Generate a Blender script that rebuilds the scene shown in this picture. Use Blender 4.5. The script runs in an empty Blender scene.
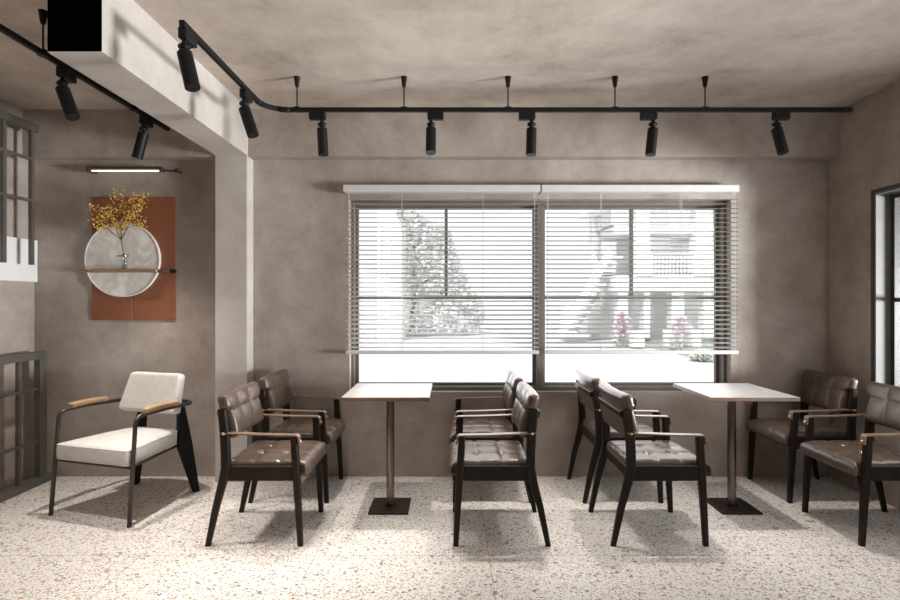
import bpy, bmesh, math, random
from mathutils import Vector, Matrix

C = bpy.context.scene.collection
rnd = random.Random(7)
F = 515.0
H = 1.325


def fx(x, Y):
    return (x - 450.0) * Y / F


def fz(y, Y):
    return H - (y - 300.0) * Y / F


# ------------------------------------------------------------------ materials
def new_mat(name):
    m = bpy.data.materials.new(name)
    m.use_nodes = True
    nt = m.node_tree
    b = nt.nodes['Principled BSDF']
    return m, nt, b


def rgba(c):
    return (c[0], c[1], c[2], 1.0)


def node(nt, t, **kw):
    n = nt.nodes.new(t)
    for k, v in kw.items():
        setattr(n, k, v)
    return n


def set_in(n, **kw):
    for k, v in kw.items():
        n.inputs[k.replace('_', ' ')].default_value = v


def mat_noise(name, c1, c2, scale=8.0, rough=0.5, metal=0.0, bump=0.0, bscale=60.0, detail=4.0, spec=0.5, stretch=None):
    m, nt, b = new_mat(name)
    tc = node(nt, 'ShaderNodeTexCoord')
    src = tc.outputs['Object']
    if stretch:
        mp = node(nt, 'ShaderNodeMapping')
        mp.inputs['Scale'].default_value = stretch
        nt.links.new(src, mp.inputs['Vector'])
        src = mp.outputs['Vector']
    n = node(nt, 'ShaderNodeTexNoise')
    n.inputs['Scale'].default_value = scale
    n.inputs['Detail'].default_value = detail
    nt.links.new(src, n.inputs['Vector'])
    r = node(nt, 'ShaderNodeValToRGB')
    r.color_ramp.elements[0].position = 0.3
    r.color_ramp.elements[1].position = 0.7
    r.color_ramp.elements[0].color = rgba(c1)
    r.color_ramp.elements[1].color = rgba(c2)
    nt.links.new(n.outputs['Fac'], r.inputs['Fac'])
    nt.links.new(r.outputs['Color'], b.inputs['Base Color'])
    b.inputs['Roughness'].default_value = rough
    b.inputs['Metallic'].default_value = metal
    b.inputs['Specular IOR Level'].default_value = spec
    if bump:
        n2 = node(nt, 'ShaderNodeTexNoise')
        n2.inputs['Scale'].default_value = bscale
        n2.inputs['Detail'].default_value = 3.0
        nt.links.new(src, n2.inputs['Vector'])
        bp = node(nt, 'ShaderNodeBump')
        bp.inputs['Strength'].default_value = bump
        bp.inputs['Distance'].default_value = 0.01
        nt.links.new(n2.outputs['Fac'], bp.inputs['Height'])
        nt.links.new(bp.outputs['Normal'], b.inputs['Normal'])
    return m


def mat_plaster(name, dark, mid, light, rough=0.85):
    """Trowelled clay plaster: broad clouds, mid blotches and a fine grain."""
    m, nt, b = new_mat(name)
    tc = node(nt, 'ShaderNodeTexCoord')
    n1 = node(nt, 'ShaderNodeTexNoise')
    set_in(n1, Scale=1.6, Detail=9.0, Roughness=0.66, Distortion=0.25)
    n2 = node(nt, 'ShaderNodeTexNoise')
    set_in(n2, Scale=6.0, Detail=8.0, Roughness=0.7)
    n3 = node(nt, 'ShaderNodeTexNoise')
    set_in(n3, Scale=110.0, Detail=3.0)
    for n in (n1, n2, n3):
        nt.links.new(tc.outputs['Object'], n.inputs['Vector'])
    a = node(nt, 'ShaderNodeMath', operation='MULTIPLY_ADD')
    a.inputs[1].default_value = 0.65
    nt.links.new(n1.outputs['Fac'], a.inputs[0])
    a2 = node(nt, 'ShaderNodeMath', operation='MULTIPLY')
    a2.inputs[1].default_value = 0.25
    nt.links.new(n2.outputs['Fac'], a2.inputs[0])
    nt.links.new(a2.outputs[0], a.inputs[2])
    a3 = node(nt, 'ShaderNodeMath', operation='MULTIPLY_ADD')
    a3.inputs[1].default_value = 0.12
    nt.links.new(n3.outputs['Fac'], a3.inputs[0])
    nt.links.new(a.outputs[0], a3.inputs[2])
    r = node(nt, 'ShaderNodeValToRGB')
    r.color_ramp.elements[0].position = 0.38
    r.color_ramp.elements[0].color = rgba(dark)
    r.color_ramp.elements[1].position = 0.62
    r.color_ramp.elements[1].color = rgba(light)
    e = r.color_ramp.elements.new(0.5)
    e.color = rgba(mid)
    nt.links.new(a3.outputs[0], r.inputs['Fac'])
    nt.links.new(r.outputs['Color'], b.inputs['Base Color'])
    b.inputs['Roughness'].default_value = rough
    b.inputs['Specular IOR Level'].default_value = 0.25
    bp = node(nt, 'ShaderNodeBump')
    bp.inputs['Strength'].default_value = 0.12
    bp.inputs['Distance'].default_value = 0.01
    nt.links.new(a3.outputs[0], bp.inputs['Height'])
    nt.links.new(bp.outputs['Normal'], b.inputs['Normal'])
    return m


def mat_terrazzo(name):
    m, nt, b = new_mat(name)
    L = nt.links.new
    tc = node(nt, 'ShaderNodeTexCoord')
    base = node(nt, 'ShaderNodeTexNoise')
    set_in(base, Scale=60.0, Detail=5.0, Roughness=0.7)
    L(tc.outputs['Object'], base.inputs['Vector'])
    br = node(nt, 'ShaderNodeValToRGB')
    br.color_ramp.elements[0].position = 0.3
    br.color_ramp.elements[0].color = (0.55, 0.50, 0.455, 1)
    br.color_ramp.elements[1].position = 0.62
    br.color_ramp.elements[1].color = (0.78, 0.735, 0.69, 1)
    L(base.outputs['Fac'], br.inputs['Fac'])
    cur = br.outputs['Color']
    # (scale, chip threshold, share of cells that hold a chip, palette)
    pal_a = [(0.0, (0.30, 0.27, 0.24)), (0.3, (0.36, 0.20, 0.11)), (0.42, (0.17, 0.15, 0.14)), (0.58, (0.42, 0.38, 0.34)), (0.8, (0.10, 0.13, 0.20)), (0.88, (0.33, 0.17, 0.08)), (0.95, (0.46, 0.42, 0.38))]
    pal_b = [(0.0, (0.20, 0.17, 0.15)), (0.25, (0.40, 0.36, 0.32)), (0.5, (0.45, 0.26, 0.13)), (0.62, (0.08, 0.075, 0.075)), (0.78, (0.36, 0.33, 0.30)), (0.92, (0.12, 0.15, 0.22))]
    for k, (sc, th, share, pal) in enumerate([(110.0, 0.36, 0.50, pal_b), (60.0, 0.36, 0.42, pal_a), (34.0, 0.33, 0.27, pal_a)]):
        mp = node(nt, 'ShaderNodeMapping')
        mp.inputs['Location'].default_value = (1.3 * k, 2.7 * k, 0.5)
        mp.inputs['Rotation'].default_value = (0, 0, 0.5 * k)
        mp.inputs['Scale'].default_value = (1.0, 1.0 + 0.15 * k, 0.0)
        L(tc.outputs['Object'], mp.inputs['Vector'])
        wn = node(nt, 'ShaderNodeTexNoise')
        set_in(wn, Scale=sc * 0.8, Detail=2.0)
        L(mp.outputs['Vector'], wn.inputs['Vector'])
        mixv = node(nt, 'ShaderNodeVectorMath', operation='MULTIPLY_ADD')
        mixv.inputs[1].default_value = (0.5 / sc, 0.5 / sc, 0)
        L(wn.outputs['Color'], mixv.inputs[0])
        L(mp.outputs['Vector'], mixv.inputs[2])
        v = node(nt, 'ShaderNodeTexVoronoi')
        v.feature = 'F1'
        v.distance = 'CHEBYCHEV' if k != 1 else 'EUCLIDEAN'
        v.voronoi_dimensions = '2D'
        set_in(v, Scale=sc, Randomness=1.0)
        L(mixv.outputs['Vector'], v.inputs['Vector'])
        sep = node(nt, 'ShaderNodeSeparateColor')
        L(v.outputs['Color'], sep.inputs['Color'])
        # size of each chip varies
        tsz = node(nt, 'ShaderNodeMath', operation='MULTIPLY_ADD')
        tsz.inputs[1].default_value = th * 0.75
        tsz.inputs[2].default_value = th * 0.3
        L(sep.outputs['Green'], tsz.inputs[0])
        inside = node(nt, 'ShaderNodeMath', operation='LESS_THAN')
        L(v.outputs['Distance'], inside.inputs[0])
        L(tsz.outputs[0], inside.inputs[1])
        has = node(nt, 'ShaderNodeMath', operation='LESS_THAN')
        has.inputs[1].default_value = share
        L(sep.outputs['Blue'], has.inputs[0])
        both = node(nt, 'ShaderNodeMath', operation='MULTIPLY')
        L(inside.outputs[0], both.inputs[0])
        L(has.outputs[0], both.inputs[1])
        cr = node(nt, 'ShaderNodeValToRGB')
        cr.color_ramp.interpolation = 'CONSTANT'
        els = cr.color_ramp.elements
        els[0].position = pal[0][0]
        els[0].color = rgba(pal[0][1])
        els[1].position = pal[1][0]
        els[1].color = rgba(pal[1][1])
        for p, c in pal[2:]:
            e = els.new(p)
            e.color = rgba(c)
        L(sep.outputs['Red'], cr.inputs['Fac'])
        mx = node(nt, 'ShaderNodeMix', data_type='RGBA')
        L(both.outputs[0], mx.inputs['Factor'])
        L(cur, mx.inputs[6])
        L(cr.outputs['Color'], mx.inputs[7])
        cur = mx.outputs[2]
    # tile joints every 0.9 m
    sx = node(nt, 'ShaderNodeSeparateXYZ')
    L(tc.outputs['Object'], sx.inputs['Vector'])
    masks = []
    for ax, off in (('X', 0.70), ('Y', 0.03)):
        ad = node(nt, 'ShaderNodeMath', operation='ADD')
        ad.inputs[1].default_value = off + 9.0
        L(sx.outputs[ax], ad.inputs[0])
        mo = node(nt, 'ShaderNodeMath', operation='MODULO')
        mo.inputs[1].default_value = 0.9
        L(ad.outputs[0], mo.inputs[0])
        lt = node(nt, 'ShaderNodeMath', operation='LESS_THAN')
        lt.inputs[1].default_value = 0.003
        L(mo.outputs[0], lt.inputs[0])
        masks.append(lt)
    mm = node(nt, 'ShaderNodeMath', operation='MAXIMUM')
    L(masks[0].outputs[0], mm.inputs[0])
    L(masks[1].outputs[0], mm.inputs[1])
    mf = node(nt, 'ShaderNodeMath', operation='MULTIPLY')
    mf.inputs[1].default_value = 0.75
    L(mm.outputs[0], mf.inputs[0])
    mx = node(nt, 'ShaderNodeMix', data_type='RGBA')
    L(mf.outputs[0], mx.inputs['Factor'])
    L(cur, mx.inputs[6])
    mx.inputs[7].default_value = (0.16, 0.14, 0.125, 1)
    L(mx.outputs[2], b.inputs['Base Color'])
    b.inputs['Roughness'].default_value = 0.42
    b.inputs['Specular IOR Level'].default_value = 0.35
    return m


def mat_marble(name, base, vein, scale, rough=0.35):
    m, nt, b = new_mat(name)
    L = nt.links.new
    tc = node(nt, 'ShaderNodeTexCoord')
    n = node(nt, 'ShaderNodeTexNoise')
    set_in(n, Scale=scale, Detail=9.0, Roughness=0.6, Distortion=1.6)
    L(tc.outputs['Object'], n.inputs['Vector'])
    ab = node(nt, 'ShaderNodeMath', operation='SUBTRACT')
    ab.inputs[1].default_value = 0.5
    L(n.outputs['Fac'], ab.inputs[0])
    a2 = node(nt, 'ShaderNodeMath', operation='ABSOLUTE')
    L(ab.outputs[0], a2.inputs[0])
    r = node(nt, 'ShaderNodeValToRGB')
    r.color_ramp.elements[0].position = 0.0
    r.color_ramp.elements[0].color = rgba(vein)
    r.color_ramp.elements[1].position = 0.13
    r.color_ramp.elements[1].color = rgba(base)
    L(a2.outputs[0], r.inputs['Fac'])
    L(r.outputs['Color'], b.inputs['Base Color'])
    b.inputs['Roughness'].default_value = rough
    return m


def mat_glass(name, tint=(1, 1, 1), gloss=0.05):
    m = bpy.data.materials.new(name)
    m.use_nodes = True
    nt = m.node_tree
    nt.nodes.clear()
    out = node(nt, 'ShaderNodeOutputMaterial')
    t = node(nt, 'ShaderNodeBsdfTransparent')
    t.inputs['Color'].default_value = rgba(tint)
    g = node(nt, 'ShaderNodeBsdfGlossy')
    g.inputs['Roughness'].default_value = 0.02
    mx = node(nt, 'ShaderNodeMixShader')
    mx.inputs[0].default_value = gloss
    nt.links.new(t.outputs[0], mx.inputs[1])
    nt.links.new(g.outputs[0], mx.inputs[2])
    nt.links.new(mx.outputs[0], out.inputs['Surface'])
    return m


def mat_emit(name, c, s):
    m, nt, b = new_mat(name)
    b.inputs['Base Color'].default_value = rgba(c)
    b.inputs['Emission Color'].default_value = rgba(c)
    b.inputs['Emission Strength'].default_value = s
    return m


M = {}
M['wall'] = mat_plaster('clay_plaster', (0.285, 0.230, 0.194), (0.385, 0.328, 0.288), (0.475, 0.418, 0.378))
M['ceil'] = mat_plaster('ceiling_plaster', (0.38, 0.315, 0.265), (0.53, 0.455, 0.395), (0.64, 0.565, 0.50))
M['beam'] = mat_plaster('plaster_daylit_tone', (0.43, 0.385, 0.35), (0.52, 0.475, 0.44), (0.60, 0.555, 0.52))  # same plaster as the walls, base colour lightened to carry the window light
M['beam_cut'] = mat_noise('unlit_hollow_black', (0.001, 0.001, 0.001), (0.002, 0.002, 0.002), rough=1.0, spec=0.0)  # black end face painted in for the unlit hollow of the beam
M['floor'] = mat_terrazzo('terrazzo')
M['ext_wall'] = mat_noise('outside_render', (0.7, 0.68, 0.66), (0.8, 0.78, 0.76), scale=2.0, rough=0.9)
M['leather'] = mat_noise('brown_leather', (0.072, 0.049, 0.037), (0.108, 0.075, 0.058), scale=14, rough=0.28, bump=0.10, bscale=160, spec=0.55)
M['strap'] = mat_noise('tan_strap_leather', (0.15, 0.10, 0.072), (0.21, 0.145, 0.105), scale=20, rough=0.34)
M['wood'] = mat_noise('dark_stained_wood', (0.012, 0.008, 0.006), (0.022, 0.015, 0.011), scale=9, spec=0.2, rough=0.42, stretch=(6, 6, 0.8))
M['copper'] = mat_noise('copper_rivet', (0.62, 0.34, 0.18), (0.7, 0.42, 0.24), rough=0.3, metal=1.0)
M['marble'] = mat_marble('pale_stone_top', (0.38, 0.37, 0.36), (0.30, 0.285, 0.275), 8.0, 0.4)
M['edge'] = mat_noise('brown_edge_band', (0.17, 0.105, 0.075), (0.22, 0.14, 0.10), scale=20, rough=0.4)
M['steel'] = mat_noise('brushed_bronze_steel', (0.16, 0.13, 0.108), (0.22, 0.18, 0.15), scale=30, rough=0.27, metal=1.0, stretch=(1, 1, 0.05))
M['base'] = mat_noise('dark_bronze_plate', (0.030, 0.022, 0.018), (0.045, 0.034, 0.028), scale=30, rough=0.3, metal=0.5)
M['black'] = mat_noise('black_powder_coat', (0.006, 0.006, 0.006), (0.010, 0.010, 0.010), scale=40, rough=0.5, spec=0.22)
M['lens'] = mat_noise('dark_lens', (0.01, 0.01, 0.011), (0.02, 0.02, 0.02), rough=0.15)
M['cream'] = mat_noise('cream_velvet', (0.61, 0.575, 0.54), (0.69, 0.655, 0.62), scale=25, rough=0.85, bump=0.12, bscale=260, spec=0.2)
M['tube'] = mat_noise('dark_bronze_tube', (0.055, 0.045, 0.038), (0.075, 0.063, 0.054), scale=20, rough=0.4, metal=0.4)
M['oak'] = mat_noise('honey_oak', (0.34, 0.20, 0.10), (0.50, 0.33, 0.19), scale=7, rough=0.45, stretch=(1, 9, 9))
M['terracotta'] = mat_noise('terracotta_lacquer', (0.235, 0.080, 0.036), (0.265, 0.093, 0.043), scale=6, rough=0.45)
M['disc'] = mat_marble('white_marble', (0.92, 0.91, 0.895), (0.70, 0.65, 0.60), 3.2, 0.3)
M['white'] = mat_noise('white_paint', (0.80, 0.79, 0.78), (0.84, 0.83, 0.82), rough=0.5)
M['lining'] = mat_noise('grey_reveal_paint', (0.17, 0.168, 0.163), (0.20, 0.197, 0.192), rough=0.6)
M['brass'] = mat_noise('aged_brass', (0.30, 0.20, 0.13), (0.40, 0.28, 0.19), scale=30, rough=0.35, metal=0.9)
M['blossom'] = mat_noise('ochre_blossom', (0.50, 0.27, 0.04), (0.85, 0.58, 0.14), scale=60, rough=0.8)
M['twig'] = mat_noise('dark_twig', (0.05, 0.035, 0.025), (0.09, 0.065, 0.045), scale=30, rough=0.8)
M['grid'] = mat_noise('grey_steel_grid', (0.082, 0.074, 0.066), (0.105, 0.095, 0.085), scale=10, rough=0.5)
M['blind'] = mat_noise('white_aluminium_slat', (0.60, 0.59, 0.575), (0.66, 0.65, 0.635), rough=0.45)
M['cordw'] = mat_noise('pale_cord', (0.6, 0.58, 0.54), (0.68, 0.66, 0.62), rough=0.8)
M['frame'] = mat_noise('taupe_window_metal', (0.17, 0.145, 0.122), (0.20, 0.172, 0.148), scale=8, rough=0.45)
M['frame_dark'] = mat_noise('dark_window_metal', (0.05, 0.044, 0.04), (0.065, 0.057, 0.052), scale=8, rough=0.45)
M['glass'] = mat_glass('clear_glass', (1, 1, 1), 0.03)
M['glass_grey'] = mat_glass('grey_glass', (0.54, 0.54, 0.535), 0.04)
M['vase'] = mat_glass('vase_glass', (0.80, 0.82, 0.80), 0.14)
M['tube_light'] = mat_emit('warm_tube', (1.0, 0.88, 0.70), 1.0)
M['ground'] = mat_noise('white_paving', (0.50, 0.50, 0.50), (0.54, 0.54, 0.54), scale=0.6, rough=0.9)
M['beige'] = mat_noise('beige_render', (0.66, 0.60, 0.57), (0.72, 0.66, 0.63), scale=1.0, rough=0.9)
M['facade'] = mat_noise('pale_facade', (0.78, 0.765, 0.76), (0.84, 0.825, 0.82), scale=0.7, rough=0.9)  # facade colours paled to paint in the hazy daylight wash
M['facade_white'] = mat_noise('white_facade', (0.88, 0.88, 0.88), (0.92, 0.92, 0.92), scale=0.7, rough=0.9)
M['facade_grey'] = mat_noise('grey_facade', (0.76, 0.755, 0.75), (0.82, 0.815, 0.81), scale=0.7, rough=0.9)
M['leafgrey'] = mat_noise('haze_paled_leaf', (0.74, 0.745, 0.73), (0.82, 0.825, 0.81), scale=3.0, rough=0.9)  # foliage colours paled to paint in the overexposed haze
M['leafgreen'] = mat_noise('pale_green_leaf', (0.55, 0.62, 0.5), (0.7, 0.75, 0.66), scale=5.0, rough=0.9)
M['pink'] = mat_noise('pink_flower', (0.88, 0.66, 0.79), (0.92, 0.78, 0.86), scale=5.0, rough=0.9)
for k in ('leafgrey', 'leafgreen', 'pink'):
    nt_ = M[k].node_tree
    pb_ = nt_.nodes['Principled BSDF']
    tl = node(nt_, 'ShaderNodeBsdfTranslucent')
    tl.inputs['Color'].default_value = {'leafgrey': (.72, .73, .71, 1), 'leafgreen': (.7, .78, .64, 1), 'pink': (.93, .78, .87, 1)}[k]
    mx_ = node(nt_, 'ShaderNodeMixShader')
    mx_.inputs[0].default_value = .5
    nt_.links.new(pb_.outputs[0], mx_.inputs[1])
    nt_.links.new(tl.outputs[0], mx_.inputs[2])
    nt_.links.new(mx_.outputs[0], nt_.nodes['Material Output'].inputs['Surface'])
M['bark'] = mat_noise('grey_bark', (0.22, 0.2, 0.18), (0.3, 0.28, 0.26), scale=5, rough=0.9)


# ------------------------------------------------------------------ helpers
def link(o):
    C.objects.link(o)
    return o


def obj(name, bm, mat, parent=None, smooth=False, bevel=0.0, bseg=2):
    me = bpy.data.meshes.new(name)
    if bevel:
        es = [e for e in bm.edges if len(e.link_faces) == 2 and e.calc_face_angle(0) > 0.6]
        bmesh.ops.bevel(bm, geom=es, offset=bevel, segments=bseg, affect='EDGES', profile=0.6)
    bmesh.ops.recalc_face_normals(bm, faces=bm.faces)
    bm.to_mesh(me)
    bm.free()
    mats = mat if isinstance(mat, (list, tuple)) else [mat]
    for mm in mats:
        me.materials.append(mm)
    if smooth:
        for p in me.polygons:
            p.use_smooth = True
    o = link(bpy.data.objects.new(name, me))
    if parent is not None:
        o.parent = parent
    return o


def tag(o, label=None, cat=None, group=None, kind=None):
    if label:
        o['label'] = label
    if cat:
        o['category'] = cat
    if group:
        o['group'] = group
    if kind:
        o['kind'] = kind
    return o


def empty(name, loc, rz=0.0, label=None, cat=None, group=None, kind=None):
    o = link(bpy.data.objects.new(name, None))
    o.empty_display_size = 0.1
    o.location = loc
    o.rotation_euler = (0, 0, rz)
    return tag(o, label, cat, group, kind)


def box(bm, x0, x1, y0, y1, z0, z1, mi=0):
    r = bmesh.ops.create_cube(bm, size=1.0)
    for v in r['verts']:
        v.co = Vector((x0 + (v.co.x + .5) * (x1 - x0), y0 + (v.co.y + .5) * (y1 - y0), z0 + (v.co.z + .5) * (z1 - z0)))
    if mi:
        for f in {f for v in r['verts'] for f in v.link_faces}:
            f.material_index = mi
    return r['verts']


def B(*a):
    bm = bmesh.new()
    box(bm, *a)
    return bm


def frame_axes(t):
    t = t.normalized()
    up = Vector((0, 0, 1)) if abs(t.z) < 0.9 else Vector((1, 0, 0))
    a = t.cross(up).normalized()
    b = a.cross(t).normalized()
    return a, b


def tube(bm, pts, r, seg=10, caps=True):
    """A round tube along a polyline; r may be a list."""
    pts = [Vector(p) for p in pts]
    rs = r if isinstance(r, (list, tuple)) else [r] * len(pts)
    rings = []
    pa = None
    for i, p in enumerate(pts):
        t = (pts[min(i + 1, len(pts) - 1)] - pts[max(i - 1, 0)])
        if t.length < 1e-9:
            t = Vector((0, 0, 1))
        t.normalize()
        if pa is None:
            a, b = frame_axes(t)
        else:
            a = (pa - t * pa.dot(t))
            a = a.normalized() if a.length > 1e-6 else frame_axes(t)[0]
            b = a.cross(t).normalized()
        pa = a
        rings.append([bm.verts.new(p + (a * math.cos(2 * math.pi * k / seg) + b * math.sin(2 * math.pi * k / seg)) * rs[i]) for k in range(seg)])
    for i in range(len(rings) - 1):
        for k in range(seg):
            bm.faces.new((rings[i][k], rings[i][(k + 1) % seg], rings[i + 1][(k + 1) % seg], rings[i + 1][k]))
    if caps:
        bm.faces.new(rings[0])
        bm.faces.new(list(reversed(rings[-1])))
    return bm


def T(pts, r, seg=10):
    bm = bmesh.new()
    tube(bm, pts, r, seg)
    return bm


def bend(pts, rad, n=6):
    """Round the inner corners of a polyline."""
    pts = [Vector(p) for p in pts]
    out = [pts[0]]
    for i in range(1, len(pts) - 1):
        a, p, c = pts[i - 1], pts[i], pts[i + 1]
        d1 = (a - p).normalized()
        d2 = (c - p).normalized()
        r = min(rad, (a - p).length * .49, (c - p).length * .49)
        p1, p2 = p + d1 * r, p + d2 * r
        for k in range(n + 1):
            t = k / n
            out.append(p1 * (1 - t) ** 2 + p * 2 * t * (1 - t) + p2 * t * t)
    out.append(pts[-1])
    return out


def loft_rect(stations, ch=0.18):
    """Post with chamfered rectangular section through stations (x, y, z, width_x, width_y)."""
    bm = bmesh.new()
    rings = []
    for (x, y, z, wx, wy) in stations:
        hx, hy = wx / 2, wy / 2
        c = ch * min(wx, wy)
        pr = [(hx - c, -hy), (hx, -hy + c), (hx, hy - c), (hx - c, hy), (-hx + c, hy), (-hx, hy - c), (-hx, -hy + c), (-hx + c, -hy)]
        rings.append([bm.verts.new((x + a, y + b, z)) for a, b in pr])
    for i in range(len(rings) - 1):
        for k in range(8):
            bm.faces.new((rings[i][k], rings[i][(k + 1) % 8], rings[i + 1][(k + 1) % 8], rings[i + 1][k]))
    bm.faces.new(rings[0])
    bm.faces.new(list(reversed(rings[-1])))
    return bm


def rounded_box(sx, sy, sz, r, div, fn=None):
    """Box of full size (sx, sy, sz) centred at 0, corner radius r, div = subdivisions per axis, fn(v, n) moves points."""
    bm = bmesh.new()
    hx, hy, hz = sx / 2, sy / 2, sz / 2
    cache = {}

    def vert(p):
        k = (round(p[0], 6), round(p[1], 6), round(p[2], 6))
        if k not in cache:
            P = Vector(p)
            inn = Vector((max(-hx + r, min(hx - r, P.x)), max(-hy + r, min(hy - r, P.y)), max(-hz + r, min(hz - r, P.z))))
            d = P - inn
            n = d.normalized() if d.length > 1e-9 else Vector((0, 0, 1))
            q = inn + n * r
            if fn:
                q = fn(q, n)
            cache[k] = bm.verts.new(q)
        return cache[k]

    def lin(h, n, r):
        # finer steps in the rounded rim
        m = 3
        e = [-h + r * (i / m) for i in range(m)]
        inner = [-(h - r) + 2 * (h - r) * i / n for i in range(n + 1)]
        return e + inner + [-v for v in reversed(e)]
    X, Yv, Z = lin(hx, div[0], r), lin(hy, div[1], r), lin(hz, div[2], r)
    for s in (-1, 1):
        for (A, Bv, f) in ((X, Yv, lambda a, b: (a, b, s * hz)), (Yv, Z, lambda a, b: (s * hx, a, b)), (X, Z, lambda a, b: (a, s * hy, b))):
            for i in range(len(A) - 1):
                for j in range(len(Bv) - 1):
                    q = [vert(f(A[i], Bv[j])), vert(f(A[i + 1], Bv[j])), vert(f(A[i + 1], Bv[j + 1])), vert(f(A[i], Bv[j + 1]))]
                    if len(set(q)) == 4:
                        try:
                            bm.faces.new(q)
                        except ValueError:
                            pass
    return bm


def copy_tree(o, parent=None):
    c = o.copy()
    C.objects.link(c)
    if parent is not None:
        c.parent = parent
    for ch in list(o.children):
        copy_tree(ch, c)
    return c


def gauss(d, w):
    return math.exp(-(d / w) ** 2)


# ------------------------------------------------------------------ room shell
XL, XR = -3.12, 2.845
YB, YF = 3.866, -2.2
ZC = 2.715
WX0, WX1, WZ0, WZ1 = -0.754, 2.109, 0.635, 2.08     # back window opening
RY0, RY1, RZ0, RZ1 = 0.75, 3.447, 0.70, 2.04        # right window opening


def struct(o, label=None):
    o['kind'] = 'structure'
    if label:
        o['label'] = label
    return o


struct(obj('floor', B(XL - .2, XR + .2, YF - .2, YB + .24, -0.12, 0.0), M['floor']), 'pale terrazzo floor with large square tiles')
struct(obj('ceiling', B(XL - .2, XR + .2, YF - .2, YB + .24, ZC, ZC + .15), M['ceil']), 'brown grey plaster ceiling')

bm = bmesh.new()
yb2 = YB + .22
box(bm, XL - .2, WX0, YB, yb2, 0, ZC)
box(bm, WX1, XR + .2, YB, yb2, 0, ZC)
box(bm, WX0, WX1, YB, yb2, 0, WZ0)
box(bm, WX0, WX1, YB, yb2, WZ1, ZC)
struct(obj('wall_back', bm, M['wall']), 'brown grey clay plaster wall with the wide window')
bm = bmesh.new()
box(bm, XR, XR + .2, YF, RY0, 0, ZC)
box(bm, XR, XR + .2, RY1, YB, 0, ZC)
box(bm, XR, XR + .2, RY0, RY1, 0, RZ0)
box(bm, XR, XR + .2, RY0, RY1, RZ1, ZC)
struct(obj('wall_right', bm, M['wall']), 'brown plaster wall on the right')
struct(obj('wall_left', B(XL - .2, XL, YF, YB, 0, ZC), M['wall']), 'brown plaster wall on the left')
struct(obj('wall_front', B(XL - .2, XR + .2, YF - .2, YF, 0, ZC), M['wall']), 'plaster wall facing the window')

# dropped band along the back wall, the pillar and the beam
BZ = 2.373
struct(obj('trim_1', B(-1.476, XR, 3.757, YB, BZ, ZC), M['wall'], bevel=0.004), 'dropped plaster band above the window')
struct(obj('trim_2', B(XL, -1.709, 3.757, YB, BZ, ZC), M['wall'], bevel=0.004), 'dropped plaster band above the niche')
struct(obj('pillar', B(-1.709, -1.476, 3.745, YB, 0, ZC), M['beam'], bevel=0.004), 'plaster pillar under the ceiling beam, window light put into its tone')
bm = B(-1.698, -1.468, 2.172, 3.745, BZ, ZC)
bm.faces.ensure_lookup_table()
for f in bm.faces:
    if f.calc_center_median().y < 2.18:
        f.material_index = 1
struct(obj('beam', bm, [M['beam'], M['beam_cut']]), 'ceiling beam with window light in its tone and an unlit black cut end')


# ------------------------------------------------------------------ windows
def bar(bm, a, b, c, d, e, f):
    box(bm, a, b, c, d, e, f)


w = empty('window_1', ((WX0 + WX1) / 2, 3.98, WZ0), kind='structure', label='wide taupe framed window in the back wall')
w['label'] = 'wide taupe framed window in the back wall'
wl = w.location
OX, OY, OZ = wl


def wbox(bm, x0, x1, y0, y1, z0, z1):
    box(bm, x0 - OX, x1 - OX, y0 - OY, y1 - OY, z0 - OZ, z1 - OZ)


bm = bmesh.new()   # outer frame
fw = 0.022
wbox(bm, WX0, WX0 + fw, 3.93, 4.05, WZ0, WZ1)
wbox(bm, WX1 - fw, WX1, 3.93, 4.05, WZ0, WZ1)
wbox(bm, WX0 + fw, WX1 - fw, 3.93, 4.05, WZ1 - .03, WZ1)
wbox(bm, WX0 + fw, WX1 - fw, 3.93, 4.05, WZ0, WZ0 + .028)
MX = fx(539.3, 3.98)
wbox(bm, MX - .026, MX + .026, 3.945, 4.05, WZ0 + .028, WZ1 - .03)
obj('window_frame', bm, M['frame'], w, bevel=0.002, bseg=1)
Ys = 4.0
for (xa, xb, xm) in ((WX0 + fw, MX - .026, fx(446.2, Ys)), (MX + .026, WX1 - fw, fx(632, Ys))):
    bm = bmesh.new()
    zt, zb = WZ1 - .03, WZ0 + .028
    s = .022
    zm = fz(297.3, Ys)
    wbox(bm, xa, xa + s, Ys, Ys + .035, zb, zt)
    wbox(bm, xb - s, xb, Ys, Ys + .035, zb, zt)
    wbox(bm, xa + s, xb - s, Ys, Ys + .035, zt - .02, zt)
    wbox(bm, xa + s, xb - s, Ys, Ys + .035, zb, zb + .02)
    wbox(bm, xa + s, xb - s, Ys, Ys + .035, zm - .014, zm + .014)
    wbox(bm, xm - .012, xm + .012, Ys, Ys + .035, zm + .014, zt - .02)
    sash = obj('sash', bm, M['frame'], w, bevel=0.002, bseg=1)
    bm = bmesh.new()
    wbox(bm, xa + s - .004, xb - s + .004, Ys + .014, Ys + .020, zb + .016, zt - .016)
    obj('glass_pane', bm, M['glass'], sash)

# right-hand window, deep reveal with a grey lining
w2 = empty('window_2', (XR, (RY0 + RY1) / 2, RZ0), kind='structure', label='tall dark framed window in the right wall')
o2 = w2.location.copy()


def w2box(bm, x0, x1, y0, y1, z0, z1):
    box(bm, x0 - o2.x, x1 - o2.x, y0 - o2.y, y1 - o2.y, z0 - o2.z, z1 - o2.z)


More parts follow.
